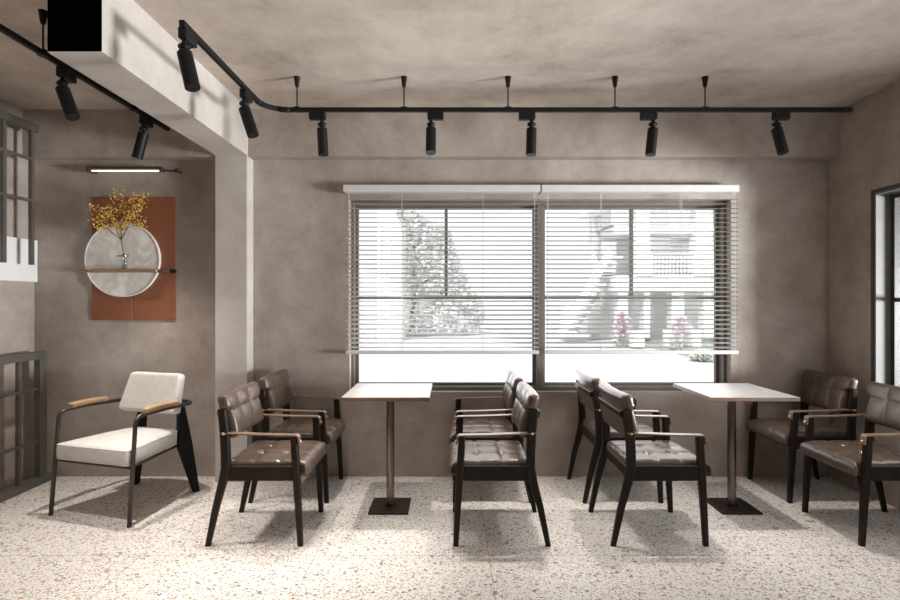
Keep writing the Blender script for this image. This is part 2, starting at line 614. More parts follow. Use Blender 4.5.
bm = bmesh.new()
t = .022
for a in ((RY0 - t, RY0), (RY1, RY1 + t)):
    w2box(bm, XR - .012, XR, a[0], a[1], RZ0 - t, RZ1 + t)
w2box(bm, XR - .012, XR, RY0, RY1, RZ1, RZ1 + t)
w2box(bm, XR - .012, XR, RY0, RY1, RZ0 - t, RZ0)
obj('casing', bm, M['frame_dark'], w2, bevel=0.002, bseg=1)
bm = bmesh.new()
t = .012
w2box(bm, XR - .004, XR + .2, RY0, RY0 + t, RZ0, RZ1)
w2box(bm, XR - .004, XR + .2, RY1 - t, RY1, RZ0, RZ1)
w2box(bm, XR - .004, XR + .2, RY0 + t, RY1 - t, RZ1 - t, RZ1)
w2box(bm, XR - .004, XR + .2, RY0 + t, RY1 - t, RZ0, RZ0 + t)
obj('lining', bm, M['lining'], w2)
bm = bmesh.new()
y0, y1, z0, z1 = RY0 + t, RY1 - t, RZ0 + t, RZ1 - t
xs = XR + .095
s = .03
w2box(bm, xs, xs + .04, y0, y0 + s, z0, z1)
w2box(bm, xs, xs + .04, y1 - s, y1, z0, z1)
w2box(bm, xs, xs + .04, y0 + s, y1 - s, z1 - s, z1)
w2box(bm, xs, xs + .04, y0 + s, y1 - s, z0, z0 + s)
zm = 1.325
w2box(bm, xs, xs + .04, y0 + s, y1 - s, zm - .013, zm + .013)
for yy in (y0 + (y1 - y0) / 3, y0 + 2 * (y1 - y0) / 3):
    w2box(bm, xs, xs + .04, yy - .014, yy + .014, z0 + s, zm - .013)
    w2box(bm, xs, xs + .04, yy - .014, yy + .014, zm + .013, z1 - s)
sash = obj('sash', bm, M['frame_dark'], w2)
bm = bmesh.new()
w2box(bm, xs + .018, xs + .023, y0 + .02, y1 - .02, z0 + .02, z1 - .02)
obj('glass_pane', bm, M['glass_grey'], sash)


# ------------------------------------------------------------------ blinds
def make_blind(hx0, hx1, sx0, sx1, cords, label):
    Yb = 3.80
    cx = (hx0 + hx1) / 2
    zt = fz(184.6, Yb - .03)
    r = empty('venetian_blind', (cx, YB, zt), label=label, cat='blind', group='venetian blinds over the window')

    def lb(bm, x0, x1, y0, y1, z0, z1):
        box(bm, x0 - cx, x1 - cx, y0 - YB, y1 - YB, z0 - zt, z1 - zt)
    bm = bmesh.new()
    zh = fz(191.6, Yb - .03)
    lb(bm, hx0, hx1, Yb - .03, YB - .001, zh, zt)
    obj('headrail', bm, M['blind'], r, bevel=0.003, bseg=1)
    bm = bmesh.new()
    n = 33
    zz0, zz1 = fz(199.3, Yb), fz(347.4, Yb)
    hw, tilt = 0.0125, math.radians(25)
    for i in range(n):
        z = zz0 + (zz1 - zz0) * i / (n - 1)
        # gently crowned slat, room edge lower
        prof = []
        for k in range(4):
            u = -1 + 2 * k / 3
            yy = u * hw
            zc = 0.0016 * (1 - u * u)
            prof.append((Yb + yy * math.cos(tilt) - zc * math.sin(tilt), z + yy * math.sin(tilt) + zc))
        top = []
        for xx in (sx0, sx1):
            top.append([bm.verts.new((xx - cx, p[0] - YB, p[1] - zt)) for p in prof])
        for k in range(3):
            bm.faces.new((top[0][k], top[0][k + 1], top[1][k + 1], top[1][k]))
    ext = bmesh.ops.solidify(bm, geom=bm.faces[:], thickness=0.0012)
    obj('slats', bm, M['blind'], r)
    bm = bmesh.new()
    lb(bm, sx0, sx1, Yb - .013, Yb + .013, fz(354, Yb), fz(350.3, Yb))
    obj('bottom_rail', bm, M['blind'], r, bevel=0.003, bseg=1)
    for c in cords:
        bm = bmesh.new()
        for yy in (Yb - .0145, Yb + .0145):
            lb(bm, c - .0012, c + .0012, yy - .0012, yy + .0012, fz(351, Yb), zh)
        obj('ladder_cord', bm, M['cordw'], r)
    return r


Yb = 3.80
make_blind(fx(343, 3.77), fx(540.3, 3.77), fx(345.8, Yb), fx(538.6, Yb), [fx(x, Yb) for x in (349, 402, 483, 534.5)],
           'white slatted blind over the left half of the window')
make_blind(fx(541.6, 3.77), fx(739.5, 3.77), fx(545.6, Yb), fx(737.8, Yb), [fx(x, Yb) for x in (547.8, 601, 681, 734)],
           'white slatted blind over the right half of the window')


# ------------------------------------------------------------------ dining chairs
def seat_disp(q, n):
    p = q.copy()
    if n.z > 0.2:
        # quilted top: seams in thirds and a shallow crown
        x, y = p.x, p.y
        crown = 0.012 * (1 - (y / .21) ** 2) * (1 - (x / .215) ** 2)
        dz = crown
        for s in (-0.073, 0.067):
            dz -= 0.0065 * gauss(x - s, 0.011)
        for s in (-0.07, 0.07):
            dz -= 0.0065 * gauss(y - s, 0.011)
        for sx in (-0.073, 0.067):
            for sy in (-0.07, 0.07):
                dz -= 0.016 * gauss(math.hypot(x - sx, y - sy), 0.024)
        p.z += dz * min(1, max(0, n.z))
    # cushion widens into a nose in front of the legs
    if p.x > 0.20:
        t = min(1, (p.x - .20) / .012)
        p.y *= 1 + 0.13 * t
    if p.x > 0.15:
        p.z -= 0.020 * ((p.x - .15) / .07) ** 2 * (1 if n.z > -0.2 else .4)
    return p


def back_disp(q, n):
    # local: x across thickness (front +), y lateral, z up
    p = q.copy()
    if n.x > 0.2:
        y, z = p.y, p.z
        d = 0.010 * (1 - (y / .235) ** 2) * (1 - (z / .125) ** 2)
        # six puffed panels between the seams
        py = abs(math.sin(math.pi * (y + .234) / .156))
        pz = math.sin(math.pi * (z - .025) / .10) if z > .025 else math.sin(math.pi * (.025 - z) / .15)
        d += 0.011 * (max(0, py) ** .5) * (max(0, pz) ** .5) - .004
        p.x += d * n.x
    p.x += 0.016 * (p.y / .235) ** 2          # curved across the sitter's back
    t = min(1, max(0, (.052 - p.z) / .018))   # lower half fits between the posts
    p.y *= 1 - .135 * t
    return p


def make_chair():
    r = empty('dining_chair', (0, 0, 0))
    W = .222
    for s in (-1, 1):
        st = [(.249, s * W, 0, .028, .026), (.238, s * W, .20, .034, .032), (.226, s * W, .40, .040, .036), (.219, s * W, .52, .039, .036), (.214, s * W, .592, .034, .034)]
        obj('leg', loft_rect(st), M['wood'], r)
    for s in (-1, 1):
        st = [(-.250, s * W, 0, .027, .026), (-.208, s * W, .20, .036, .030), (-.168, s * W, .35, .045, .032), (-.154, s * W, .42, .047, .032), (-.154, s * W, .50, .048, .032), (-.160, s * W, .61, .048, .031), (-.174, s * W, .735, .044, .030)]
        obj('leg', loft_rect(st), M['wood'], r)
    bm = bmesh.new()
    for s in (-1, 1):
        box(bm, -.145, .208, s * W - .012, s * W + .012, .352, .432)
    box(bm, .198, .222, -W + .012, W - .012, .352, .412)
    box(bm, -.165, -.141, -W + .012, W - .012, .352, .412)
    obj('seat_frame', bm, M['wood'], r, bevel=0.003, bseg=1)
    bm = rounded_box(.448, .418, .085, .028, (36, 34, 2), seat_disp)
    bmesh.ops.translate(bm, verts=bm.verts, vec=(.063, 0, .413))
    seat = obj('seat', bm, M['leather'], r, smooth=True)
    for sx in (-0.073, 0.067):
        for sy in (-0.07, 0.07):
            bm = bmesh.new()
            bmesh.ops.create_uvsphere(bm, u_segments=8, v_segments=5, radius=.006, matrix=Matrix.Translation((.063 + sx, sy, .445)))
            obj('button', bm, M['leather'], seat, smooth=True)
    # backrest cushion, leaning back, with a rear shell board
    tilt = math.radians(-13)
    R = Matrix.Translation((-.164, 0, .690)) @ Matrix.Rotation(tilt, 4, 'Y')
    bm = rounded_box(.060, .470, .250, .024, (2, 48, 34), back_disp)
    bmesh.ops.transform(bm, matrix=R, verts=bm.verts)
    back = obj('backrest', bm, M['leather'], r, smooth=True)
    bm = bmesh.new()
    box(bm, -.036, -.024, -W + .018, W - .018, -.115, .010)
    bmesh.ops.transform(bm, matrix=R, verts=bm.verts)
    obj('back_board', bm, M['leather'], back, bevel=0.003, bseg=1)
    bm = B(-.040, -.016, -W + .013, W - .013, .006, .040)
    bmesh.ops.transform(bm, matrix=R, verts=bm.verts)
    obj('back_rail', bm, M['wood'], r, bevel=0.003, bseg=1)
    # leather strap arms: from the rear post over the front leg top and down its face
    for s in (-1, 1):
        path = [(-.180, .610), (-.10, .606), (.08, .599), (.205, .597), (.232, .596), (.240, .588), (.242, .57), (.245, .548)]
        bm = bmesh.new()
        th, hw = .0035, .019
        up, dn = [], []
        for i, (x, z) in enumerate(path):
            a = path[max(i - 1, 0)]
            b = path[min(i + 1, len(path) - 1)]
            t = Vector((b[0] - a[0], 0, b[1] - a[1])).normalized()
            nrm = Vector((-t.z, 0, t.x))
            c = Vector((x, s * W, z))
            up.append([c + nrm * th + Vector((0, k * hw, 0)) for k in (-1, 1)])
            dn.append([c - nrm * th + Vector((0, k * hw, 0)) for k in (-1, 1)])
        U = [[bm.verts.new(p) for p in q] for q in up]
        D = [[bm.verts.new(p) for p in q] for q in dn]
        for i in range(len(path) - 1):
            bm.faces.new((U[i][0], U[i + 1][0], U[i + 1][1], U[i][1]))
            bm.faces.new((D[i][0], D[i][1], D[i + 1][1], D[i + 1][0]))
            for k in (0, 1):
                bm.faces.new((U[i][k], U[i + 1][k], D[i + 1][k], D[i][k]))
        for i in (0, -1):
            bm.faces.new((U[i][0], U[i][1], D[i][1], D[i][0]))
        arm = obj('armrest', bm, M['strap'], r)
        bm = bmesh.new()
        bmesh.ops.create_uvsphere(bm, u_segments=12, v_segments=8, radius=.008, matrix=Matrix.Translation((.2475, s * W, .562)))
        obj('rivet', bm, M['copper'], arm, smooth=True)
        bm = bmesh.new()
        bmesh.ops.create_uvsphere(bm, u_segments=12, v_segments=8, radius=.008, matrix=Matrix.Translation((-.160, s * (W + .019), .607)))
        obj('rivet', bm, M['copper'], arm, smooth=True)
    return r


chair0 = make_chair()
spots = [
    (-1.055, 3.00, 0, 'brown leather armchair left of the left table, nearer the viewer, its back before the pillar'),
    (-1.055, 3.59, 0, 'brown leather armchair left of the left table, against the back wall beside the pillar'),
    (0.280, 3.00, math.pi, 'brown leather armchair right of the left table, nearer the viewer, facing left'),
    (0.280, 3.59, math.pi, 'brown leather armchair right of the left table, close under the window, facing left'),
    (1.130, 3.00, 0, 'brown leather armchair left of the right table, nearer the viewer, seen from behind'),
    (1.130, 3.59, 0, 'brown leather armchair left of the right table, close under the window, seen from behind'),
    (2.470, 3.59, math.pi, 'shaded brown leather armchair right of the right table, tucked into the room corner'),
    (2.470, 3.00, math.pi, 'brown leather armchair beside the right wall window, cut by the photo edge'),
]
for i, (x, y, rz, lab) in enumerate(spots):
    o = chair0 if i == 0 else copy_tree(chair0)
    o.location = (x, y, 0)
    o.rotation_euler = (0, 0, rz)
    tag(o, lab, 'chair', 'brown leather dining chairs around the two tables')


# ------------------------------------------------------------------ tables
def make_table():
    r = empty('cafe_table', (0, 0, 0))
    h = .262
    top = obj('tabletop', B(-h + .002, h - .002, -h + .002, h - .002, .732, .750), M['marble'], r, bevel=0.002, bseg=1)
    bm = bmesh.new()
    for (a, b, c, d) in ((-h, h, -h, -h + .002), (-h, h, h - .002, h), (-h, -h + .002, -h + .002, h - .002), (h - .002, h, -h + .002, h - .002)):
        box(bm, a, b, c, d, .728, .7485)
    obj('edge_band', bm, M['edge'], top)
    bm = bmesh.new()
    box(bm, -h + .003, h - .003, -h + .003, h - .003, .726, .731)
    box(bm, -.09, .09, -.09, .09, .716, .726)
    obj('underside', bm, M['edge'], r)
    obj('pole', T([(0, 0, .02), (0, 0, .716)], .0255, 24), M['steel'], r, smooth=False)
    for p in r.children[-1].data.polygons:
        p.use_smooth = len(p.vertices) == 4
    base = obj('base', B(-.125, .125, -.125, .125, 0, .012), M['base'], r, bevel=0.003, bseg=2)
    obj('collar', T([(0, 0, .012), (0, 0, .026)], .034, 24), M['steel'], base)
    return r


t0 = make_table()
for i, (x, lab) in enumerate(((-.382, 'square pale stone cafe table on the left, between two pairs of chairs'),
                              (1.805, 'square pale stone cafe table on the right, under the right half of the window'))):
    o = t0 if i == 0 else copy_tree(t0)
    o.location = (x, 3.30, 0)
    tag(o, lab, 'table', 'square cafe tables')


# ------------------------------------------------------------------ lounge chair
def make_lounge():
    r = empty('lounge_chair', (-2.088, 3.362, 0), math.radians(-105.9),
              'cream upholstered lounge chair with oak armrests and tapered black rear legs, in the niche', 'armchair')
    FW, RW = .305, .262     # half widths front and rear

    def cushion(q, n):
        p = q.copy()
        if n.z > .1:
            p.z += .018 * (1 - (p.x / .27) ** 2) * (1 - (p.y / .30) ** 2) * n.z
        p.y *= 1 - .36 * (0.245 - p.x) / .49     # narrower to the rear
        return p
    bm = rounded_box(.49, .565, .098, .024, (16, 18, 3), cushion)
    bmesh.ops.translate(bm, verts=bm.verts, vec=(.040, .008, .394))
    seat = obj('seat', bm, M['cream'], r, smooth=True)
    bm = bmesh.new()
    for (z, k) in ((.435, 1.0), (.352, 1.0)):
        pts = []
        for (x, y) in ((.279, .286), (.279, -.270), (-.200, -.176), (-.200, .192)):
            pts.append(Vector((x, y, z)))
        loop = []
        n = 4
        for i in range(4):
            p, a, c = pts[i], pts[i - 1], pts[(i + 1) % 4]
            p1 = p + (a - p).normalized() * .022
            p2 = p + (c - p).normalized() * .022
            for j in range(n + 1):
                t = j / n
                loop.append(p1 * (1 - t) ** 2 + p * 2 * t * (1 - t) + p2 * t * t)
        tube(bm, loop + [loop[0]], .0045, 6, caps=False)
    obj('piping', bm, M['cream'], seat, smooth=True)
    bm = bmesh.new()
    tube(bm, [(.255, -.285, .338), (-.205, -.185, .338), (-.205, .185, .338), (.255, .285, .338)], .011, 10)
    tube(bm, [(.262, -.29, .338), (.262, .29, .338)], .011, 10)
    obj('seat_frame', bm, M['tube'], r, smooth=True)
    # backrest
    tilt = math.radians(-14)
    R = Matrix.Translation((-.215, .022, .684)) @ Matrix.Rotation(tilt, 4, 'Y')

    def bk(q, n):
        p = q.copy()
        t = (p.z + .136) / .272
        p.y *= 1.0 - .14 * t                    # narrower at the top
        if n.x > .1:
            p.x += .012 * (1 - (p.y / .24) ** 2) * n.x
        p.x += .055 * (p.y / .22) ** 2
        # rounded corners in elevation
        rr = .05
        cy, cz = .243 * (1 - .14 * t) - rr, .136 - rr
        dy, dz = abs(p.y) - cy, abs(p.z) - cz
        if dy > 0 and dz > 0:
            L = math.hypot(dy, dz)
            if L > rr:
                p.y = math.copysign(cy + dy * rr / L, p.y)
                p.z = math.copysign(cz + dz * rr / L, p.z)
        return p
    bm = rounded_box(.068, .486, .272, .024, (2, 22, 18), bk)
    bmesh.ops.transform(bm, matrix=R, verts=bm.verts)
    obj('backrest', bm, M['cream'], r, smooth=True)
    # blade-shaped rear legs of folded sheet
    for s in (-1, 1):
        prof = [(-.275, .640), (-.245, .640), (-.185, .335), (-.268, .0), (-.305, .0), (-.300, .335)]
        bm = bmesh.new()
        ly = lambda z: s * (.150 + (RW - .150) * (1 - z / .64))
        lo = [bm.verts.new((x, ly(z) - .014, z)) for x, z in prof]
        hi = [bm.verts.new((x, ly(z) + .014, z)) for x, z in prof]
        bm.faces.new(lo)
        bm.faces.new(list(reversed(hi)))
        for i in range(6):
            j = (i + 1) % 6
            bm.faces.new((lo[i], lo[j], hi[j], hi[i]))
        obj('rear_leg', bm, M['black'], r, bevel=0.003, bseg=1)
    # front legs run on into the arm tubes
    for s in (-1, 1):
        yb = s * .235
        pts = [(.284, s * FW, 0), (.235, s * (FW - .004), .632), (.05, s * (FW - .008), .636), (-.22, s * (FW - .03), .625), (-.262, yb, .624), (-.258, s * .14, .624)]
        dn = bend(pts, .05, 6)
        obj('front_leg', T(dn, .0125, 12), M['tube'], r, smooth=True)

        def arm(q, n):
            p = q.copy()
            p.z += -.006 * (p.x / .13) ** 2
            return p
        bm = rounded_box(.255, .048, .032, .011, (10, 2, 1), arm)
        bmesh.ops.translate(bm, verts=bm.verts, vec=(.045, s * (FW - .010), .658))
        obj('armrest', bm, M['oak'], r, smooth=True)
    return r


make_lounge()

# ------------------------------------------------------------------ wall decoration in the niche
Yp = 3.854
for (xa, xb, lab) in ((91.5, 132.3, 'left one of two tall terracotta panels behind the marble disc'), (133.4, 175.4, 'right one of two tall terracotta panels behind the marble disc')):
    x0, x1 = fx(xa, Yp), fx(xb, Yp)
    z0, z1 = fz(320, Yp), fz(197, Yp)
    o = obj('wall_panel', B(-(x1 - x0) / 2, (x1 - x0) / 2, -.012, 0, 0, z1 - z0), M['terracotta'], bevel=0.002, bseg=1)
    o.location = ((x0 + x1) / 2, YB, z0)
    tag(o, lab, 'wall panel', 'terracotta wall panels')

Yd = 3.83
dx, dz = fx(121.8, Yd), fz(259.3, Yd)
disc = empty('wall_disc', (dx, YB - .012, dz), label='round white veined marble disc mounted on the terracotta panels', cat='wall decoration')
RD = 37.6 * Yd / F


def lathe_disc(r, y0, y1, seg=72):
    bm = bmesh.new()
    tube(bm, [(0, y0, 0), (0, y1, 0)], r, seg)
    return bm


o = obj('disc_face', lathe_disc(RD - .006, -.018, 0), M['disc'], disc)
bm = bmesh.new()
prof = [(RD - .006, -.016), (RD - .006, -.024), (RD, -.024), (RD, 0.0), (RD - .006, 0.0)]
seg = 72
rings = [[bm.verts.new((p[0] * math.cos(2 * math.pi * k / seg), p[1], p[0] * math.sin(2 * math.pi * k / seg))) for k in range(seg)] for p in prof]
for i in range(len(prof)):
    j = (i + 1) % len(prof)
    for k in range(seg):
        bm.faces.new((rings[i][k], rings[i][(k + 1) % seg], rings[j][(k + 1) % seg], rings[j][k]))
obj('rim', bm, M['white'], disc)

# narrow brass shelf with a rod, carried across the disc
Ysf = 3.74
sz_ = fz(270.4, Ysf)
sh = empty('wall_shelf', (dx, YB - .012, sz_), label='narrow brass shelf bar running across the marble disc', cat='shelf')
lx = lambda x, Y: fx(x, Y) - dx
bm = B(lx(90.5, Ysf), lx(158, Ysf), -.130, -.026, -.012, .008)
obj('shelf_board', bm, M['brass'], sh, bevel=0.003, bseg=1)
obj('rod', T([(lx(80, 3.82), -.036, -.001), (lx(175, 3.82), -.036, -.001)], .0105, 12), M['brass'], sh)
obj('end_cap', T([(lx(170.8, 3.82), -.036, -.001), (lx(175.6, 3.82), -.036, -.001)], .0145, 12), M['black'], sh)

Yv = 3.745
vx = fx(124.2, Yv)
vase = empty('bud_vase', (vx, Yv, sz_ + .008), label='slim clear glass bud vase standing on the brass shelf', cat='vase')
bm = bmesh.new()
hh = .115
tube(bm, [(0, 0, .001), (0, 0, .005), (0, 0, hh - .02), (0, 0, hh)], [.017, .019, .019, .014], 18, caps=False)
tube(bm, [(0, 0, 0), (0, 0, .001)], .017, 18)
obj('bottle', bm, M['vase'], vase, smooth=True)
bm = bmesh.new()
tube(bm, [(0, 0, hh * .80), (0, 0, hh * .90)], .0205, 16, caps=False)
box(bm, -.05, -.018, -.006, .006, hh * .80, hh * .90)
box(bm, .018, .034, -.006, .006, hh * .80, hh * .90)
obj('neck_clip', bm, M['brass'], vase)

# flowering branch
br = empty('flower_branch', (vx, Yv, sz_ + .012), label='dry branch with mustard yellow blossoms standing in the glass bud vase', cat='flowers')
bmT = bmesh.new()
bmB = bmesh.new()
bx, bz = vx, sz_ + .012


def lp(x, y, dy=0.0):
    return Vector((fx(x, Yv) - bx, dy, fz(y, Yv) - bz))


twigs = []
main = [Vector((0.002, 0, 0)), lp(123.6, 255), lp(121.2, 240), lp(120.5, 230)]
tube(bmT, main, [.0025, .003, .0025, .002], 6)
ends = [(94, 208), (97, 220), (104, 214), (102, 227), (116, 192), (122, 194), (112, 207), (124, 205), (131, 216), (141, 207), (137, 194), (146, 192), (147, 201), (143, 224), (135, 213), (119, 221), (108, 219), (128, 224)]
for (ex, ey) in ends:
    a = main[-1] if rnd.random() < .6 else main[-2]
    b = lp(ex, ey, rnd.uniform(-.07, .02))
    mid = (a + b) / 2 + Vector((rnd.uniform(-.02, .02), rnd.uniform(-.02, .02), rnd.uniform(0, .03)))
    pl = [a, (a + mid) / 2, mid, (mid + b) / 2, b]
    tube(bmT, pl, [.002, .0018, .0016, .0013, .001], 5)
    twigs.append(pl)
    for k in range(34):
        u = rnd.random() ** .7
        base = mid.lerp(b, u) if u > .0 else b
        p = base + Vector((rnd.gauss(0, .019), rnd.gauss(0, .013), rnd.gauss(0, .019)))
        s = rnd.uniform(.0045, .0095)
        mt = Matrix.Translation(p) @ Matrix.Rotation(rnd.uniform(0, 6), 4, Vector((rnd.uniform(-1, 1), rnd.uniform(-1, 1), rnd.uniform(.2, 1)))) @ Matrix.Diagonal((1, 1, .55, 1))
        bmesh.ops.create_icosphere(bmB, subdivisions=1, radius=s, matrix=mt)
obj('stem', bmT, M['twig'], br, smooth=True)
tag(obj('blossoms', bmB, M['blossom'], br), kind='stuff')

# picture lamp above the panels
Yl = 3.80
px0, px1 = fx(88.5, Yl), fx(162, Yl)
lampz = fz(170, Yl)
pl = empty('picture_lamp', ((px0 + px1) / 2, YB, lampz), label='slim black wall lamp with a glowing warm tube above the terracotta panels', cat='lamp')
hl = (px1 - px0) / 2
bm = bmesh.new()
box(bm, -hl, hl, -.085, -.052, .004, .022)
obj('lamp_housing', bm, M['tube'], pl, bevel=0.004, bseg=1)
obj('light_tube', T([(-hl + .03, -.074, -.008), (hl - .012, -.074, -.008)], .0065, 14), M['tube_light'], pl, smooth=False)
obj('end_cap', B(-hl - .004, -hl + .022, -.088, 0, -.014, .022), M['tube'], pl, bevel=0.003, bseg=1)
obj('end_cap', B(hl - .012, hl + .010, -.085, -.05, -.016, .022), M['tube'], pl, bevel=0.003, bseg=1)
bm = bmesh.new()
ax = fx(177, Yl) - pl.location.x
tube(bm, [(hl, -.062, -.004), (ax - .01, -.062, -.004)], .0075, 10)
box(bm, ax - .018, ax + .004, -.070, -.048, -.018, .010)
tube(bm, [(ax - .007, -.05, -.004), (ax - .007, 0, -.004)], .008, 10)
obj('arm', bm, M['tube'], pl)


# ------------------------------------------------------------------ grey grids on the left
XG = -2.975
r = empty('grid_railing', (XG, 2.62, 0), label='low grey steel grid frame standing on the floor at the left wall', cat='partition')


def gb(bm, y0, y1, z0, z1, x0=-.022, x1=.022):
    box(bm, x0, x1, y0 - 2.62, y1 - 2.62, z0, z1)


y_far = 3.775
zt = .952
bm = bmesh.new()
gb(bm, 1.5, y_far, zt - .055, zt, -.028, .022)
gb(bm, y_far - .06, y_far, .045, zt - .055, -.028, .022)
gb(bm, 1.5, 1.56, .045, zt - .055, -.028, .022)
gb(bm, 1.5, y_far + .05, 0, .045, -.045, .045)
obj('frame', bm, M['grid'], r, bevel=0.003, bseg=1)
for yy in (2.14, 2.85, 3.55):
    bm = bmesh.new()
    gb(bm, yy - .012, yy + .012, .045, zt - .055, -.012, .012)
    obj('upright', bm, M['grid'], r)
for zz in (.31, .685):
    bm = bmesh.new()
    gb(bm, 1.56, y_far - .06, zz - .010, zz + .010, -.010, .010)
    obj('crossbar', bm, M['grid'], r)

rU = empty('hanging_grid', (XG, 2.62, 2.58), label='grey steel grid hung high at the left wall, open below', cat='partition')


def gu(bm, y0, y1, z0, z1, x0=-.02, x1=.02):
    box(bm, x0, x1, y0 - 2.62, y1 - 2.62, z0 - 2.58, z1 - 2.58)


bm = bmesh.new()
gu(bm, 1.5, 3.70, 2.525, 2.58, -.028, .022)
gu(bm, 1.5, 1.53, 2.58, ZC, -.02, .02)
gu(bm, 3.2, 3.23, 2.58, ZC, -.02, .02)
obj('top_rail', bm, M['grid'], rU, bevel=0.003, bseg=1)
for yy in (2.08, 2.755, 3.43, 3.66):
    bm = bmesh.new()
    gu(bm, yy - .013, yy + .013, 1.575, 2.525, -.012, .012)
    obj('upright', bm, M['grid'], rU)
for zz in (2.03, 2.325):
    bm = bmesh.new()
    gu(bm, 1.5, 3.655, zz - .010, zz + .010, -.010, .010)
    obj('crossbar', bm, M['grid'], rU)

o = obj('wall_board', B(0, .03, -1.0, 1.0, 0, .31), M['white'], bevel=0.002, bseg=1)
o.location = (XL, 2.86, 1.46)
tag(o, 'plain white board on the left wall behind the hanging grid', 'board')


# ------------------------------------------------------------------ track lighting
ZR = 2.51


def hanger(bm, x, y):
    tube(bm, [(x, y, ZC), (x, y, ZC - .062)], [.020, .011], 12)
    tube(bm, [(x, y, ZC - .060), (x, y, ZR + .006)], .0042, 8)
    box(bm, x - .02, x + .02, y - .014, y + .014, ZR - .012, ZR + .016)
    return bm


def make_track(label, path, hangers):
    r = empty('light_track', (path[0][0], path[0][1], ZC), label=label, cat='light track', group='black ceiling light tracks')
    mt = Matrix.Translation((-path[0][0], -path[0][1], -ZC))
    bm = bmesh.new()
    pts = [Vector(p) for p in path]
    # rectangular rail profile
    rings = []
    hw, hh = .011, .0125
    for i, p in enumerate(pts):
        t = (pts[min(i + 1, len(pts) - 1)] - pts[max(i - 1, 0)]).normalized()
        a = Vector((-t.y, t.x, 0))
        rings.append([bm.verts.new(p + a * sx * hw + Vector((0, 0, sz * hh))) for sx, sz in ((-1, -1), (1, -1), (1, 1), (-1, 1))])
    for i in range(len(rings) - 1):
        for k in range(4):
            bm.faces.new((rings[i][k], rings[i][(k + 1) % 4], rings[i + 1][(k + 1) % 4], rings[i + 1][k]))
    bm.faces.new(rings[0])
    bm.faces.new(list(reversed(rings[-1])))
    bmesh.ops.transform(bm, matrix=mt, verts=bm.verts)
    obj('rail', bm, M['black'], r)
    bm = bmesh.new()
    e, d = pts[-1], (pts[-1] - pts[-2]).normalized()
    tube(bm, [e - d * .05, e + d * .012], .0165, 12)
    bmesh.ops.transform(bm, matrix=mt, verts=bm.verts)
    obj('end_cap', bm, M['black'], r)
    for (x, y) in hangers:
        bm = hanger(bmesh.new(), x, y)
        bmesh.ops.transform(bm, matrix=mt, verts=bm.verts)
        obj('hanger', bm, M['black'], r)
    return r, mt


YR = 3.21
xr0 = -1.147
curve = []
rc = .15
for k in range(11):
    a = math.pi - (math.pi / 2) * k / 10
    curve.append((xr0 + rc + rc * math.cos(a), YR - rc + rc * math.sin(a), ZR))
pathA = [(xr0, 2.20, ZR), (xr0, 2.9, ZR)] + curve + [(fx(851, YR) - .01, YR, ZR)]
trA, mt = make_track('long black light track bending along the beam and then above the window', pathA, [(fx(x, YR), YR) for x in (297, 404, 508, 615, 705)])
for (i0, i1) in ((0, 3), (7, 10)):
    bm = T([curve[i] for i in range(i0, i1 + 1)], .0175, 12)
    bmesh.ops.transform(bm, matrix=mt, verts=bm.verts)
    obj('bend_coupler', bm, M['black'], trA, smooth=True)
XLR = -1.957
trB, mt = make_track('short straight black light track on the ceiling left of the beam', [(XLR, 1.2, ZR), (XLR, 3.56, ZR)], [(XLR, 2.477), (XLR, 3.19)])


def make_spot(loc, axis, side, tilt, label, watt=None, cone=58):
    """loc = joint position under the rail; axis 'x' or 'y' runs along the rail; side = which end of the adapter carries the joint; tilt = (lean x, lean y) of the lamp head's foot."""
    r = empty('track_spotlight', (loc[0], loc[1], ZR), label=label, cat='spotlight', group='black track spotlights')
    bm = bmesh.new()
    L = .100
    a0, a1 = (-.022, L - .022) if side > 0 else (-L + .022, .022)
    if axis == 'x':
        box(bm, a0, a1, -.019, .019, -.062, -.0127)
    else:
        box(bm, -.019, .019, a0, a1, -.062, -.0127)
    obj('adapter', bm, M['black'], r, bevel=0.004, bseg=1)
    bm = bmesh.new()
    tube(bm, [(0, 0, -.062), (0, 0, -.078)], .010, 10)
    bmesh.ops.create_uvsphere(bm, u_segments=14, v_segments=10, radius=.020, matrix=Matrix.Translation((0, 0, -.090)))
    tube(bm, [(-.024, 0, -.090), (.024, 0, -.090)], .011, 12)
    tube(bm, [(0, 0, -.10), (0, 0, -.122)], .007, 8)
    obj('joint', bm, M['black'], r, smooth=True)
    d = Vector((tilt[0], tilt[1], -1)).normalized()
    p0 = Vector((0, 0, -.116))
    p1 = p0 + d * .168
    bm = bmesh.new()
    tube(bm, [p0 + d * .004, p1], .0315, 28, caps=False)
    nb = len(bm.faces)
    tube(bm, [p0, p0 + d * .004], [.0285, .0315], 28)
    tube(bm, [p1, p1 + d * .0001], [.0315, .0285], 28, caps=False)
    tube(bm, [p1, p1 - d * .014], .0285, 28)
    h = obj('lamp_head', bm, M['black'], r)
    for i, p in enumerate(h.data.polygons):
        p.use_smooth = i < nb
    bm = bmesh.new()
    tube(bm, [p1 - d * .0115, p1 - d * .008], .0284, 24)
    obj('lens', bm, M['lens'], h)
    # the lamp itself
    li = bpy.data.lights.new('spot_beam', 'SPOT')
    li.energy = watt or SPOT_W
    li.spot_size = math.radians(cone)
    li.spot_blend = 1.0
    li.shadow_soft_size = .03
    li.color = (1.0, 0.95, 0.89)
    lo = link(bpy.data.objects.new('spot_beam', li))
    lo.location = Vector((loc[0], loc[1], ZR)) + p1 + d * .012
    lo.rotation_euler = Vector((d.x * .2, d.y * .2 - .04, d.z)).to_track_quat('-Z', 'Y').to_euler()
    return r


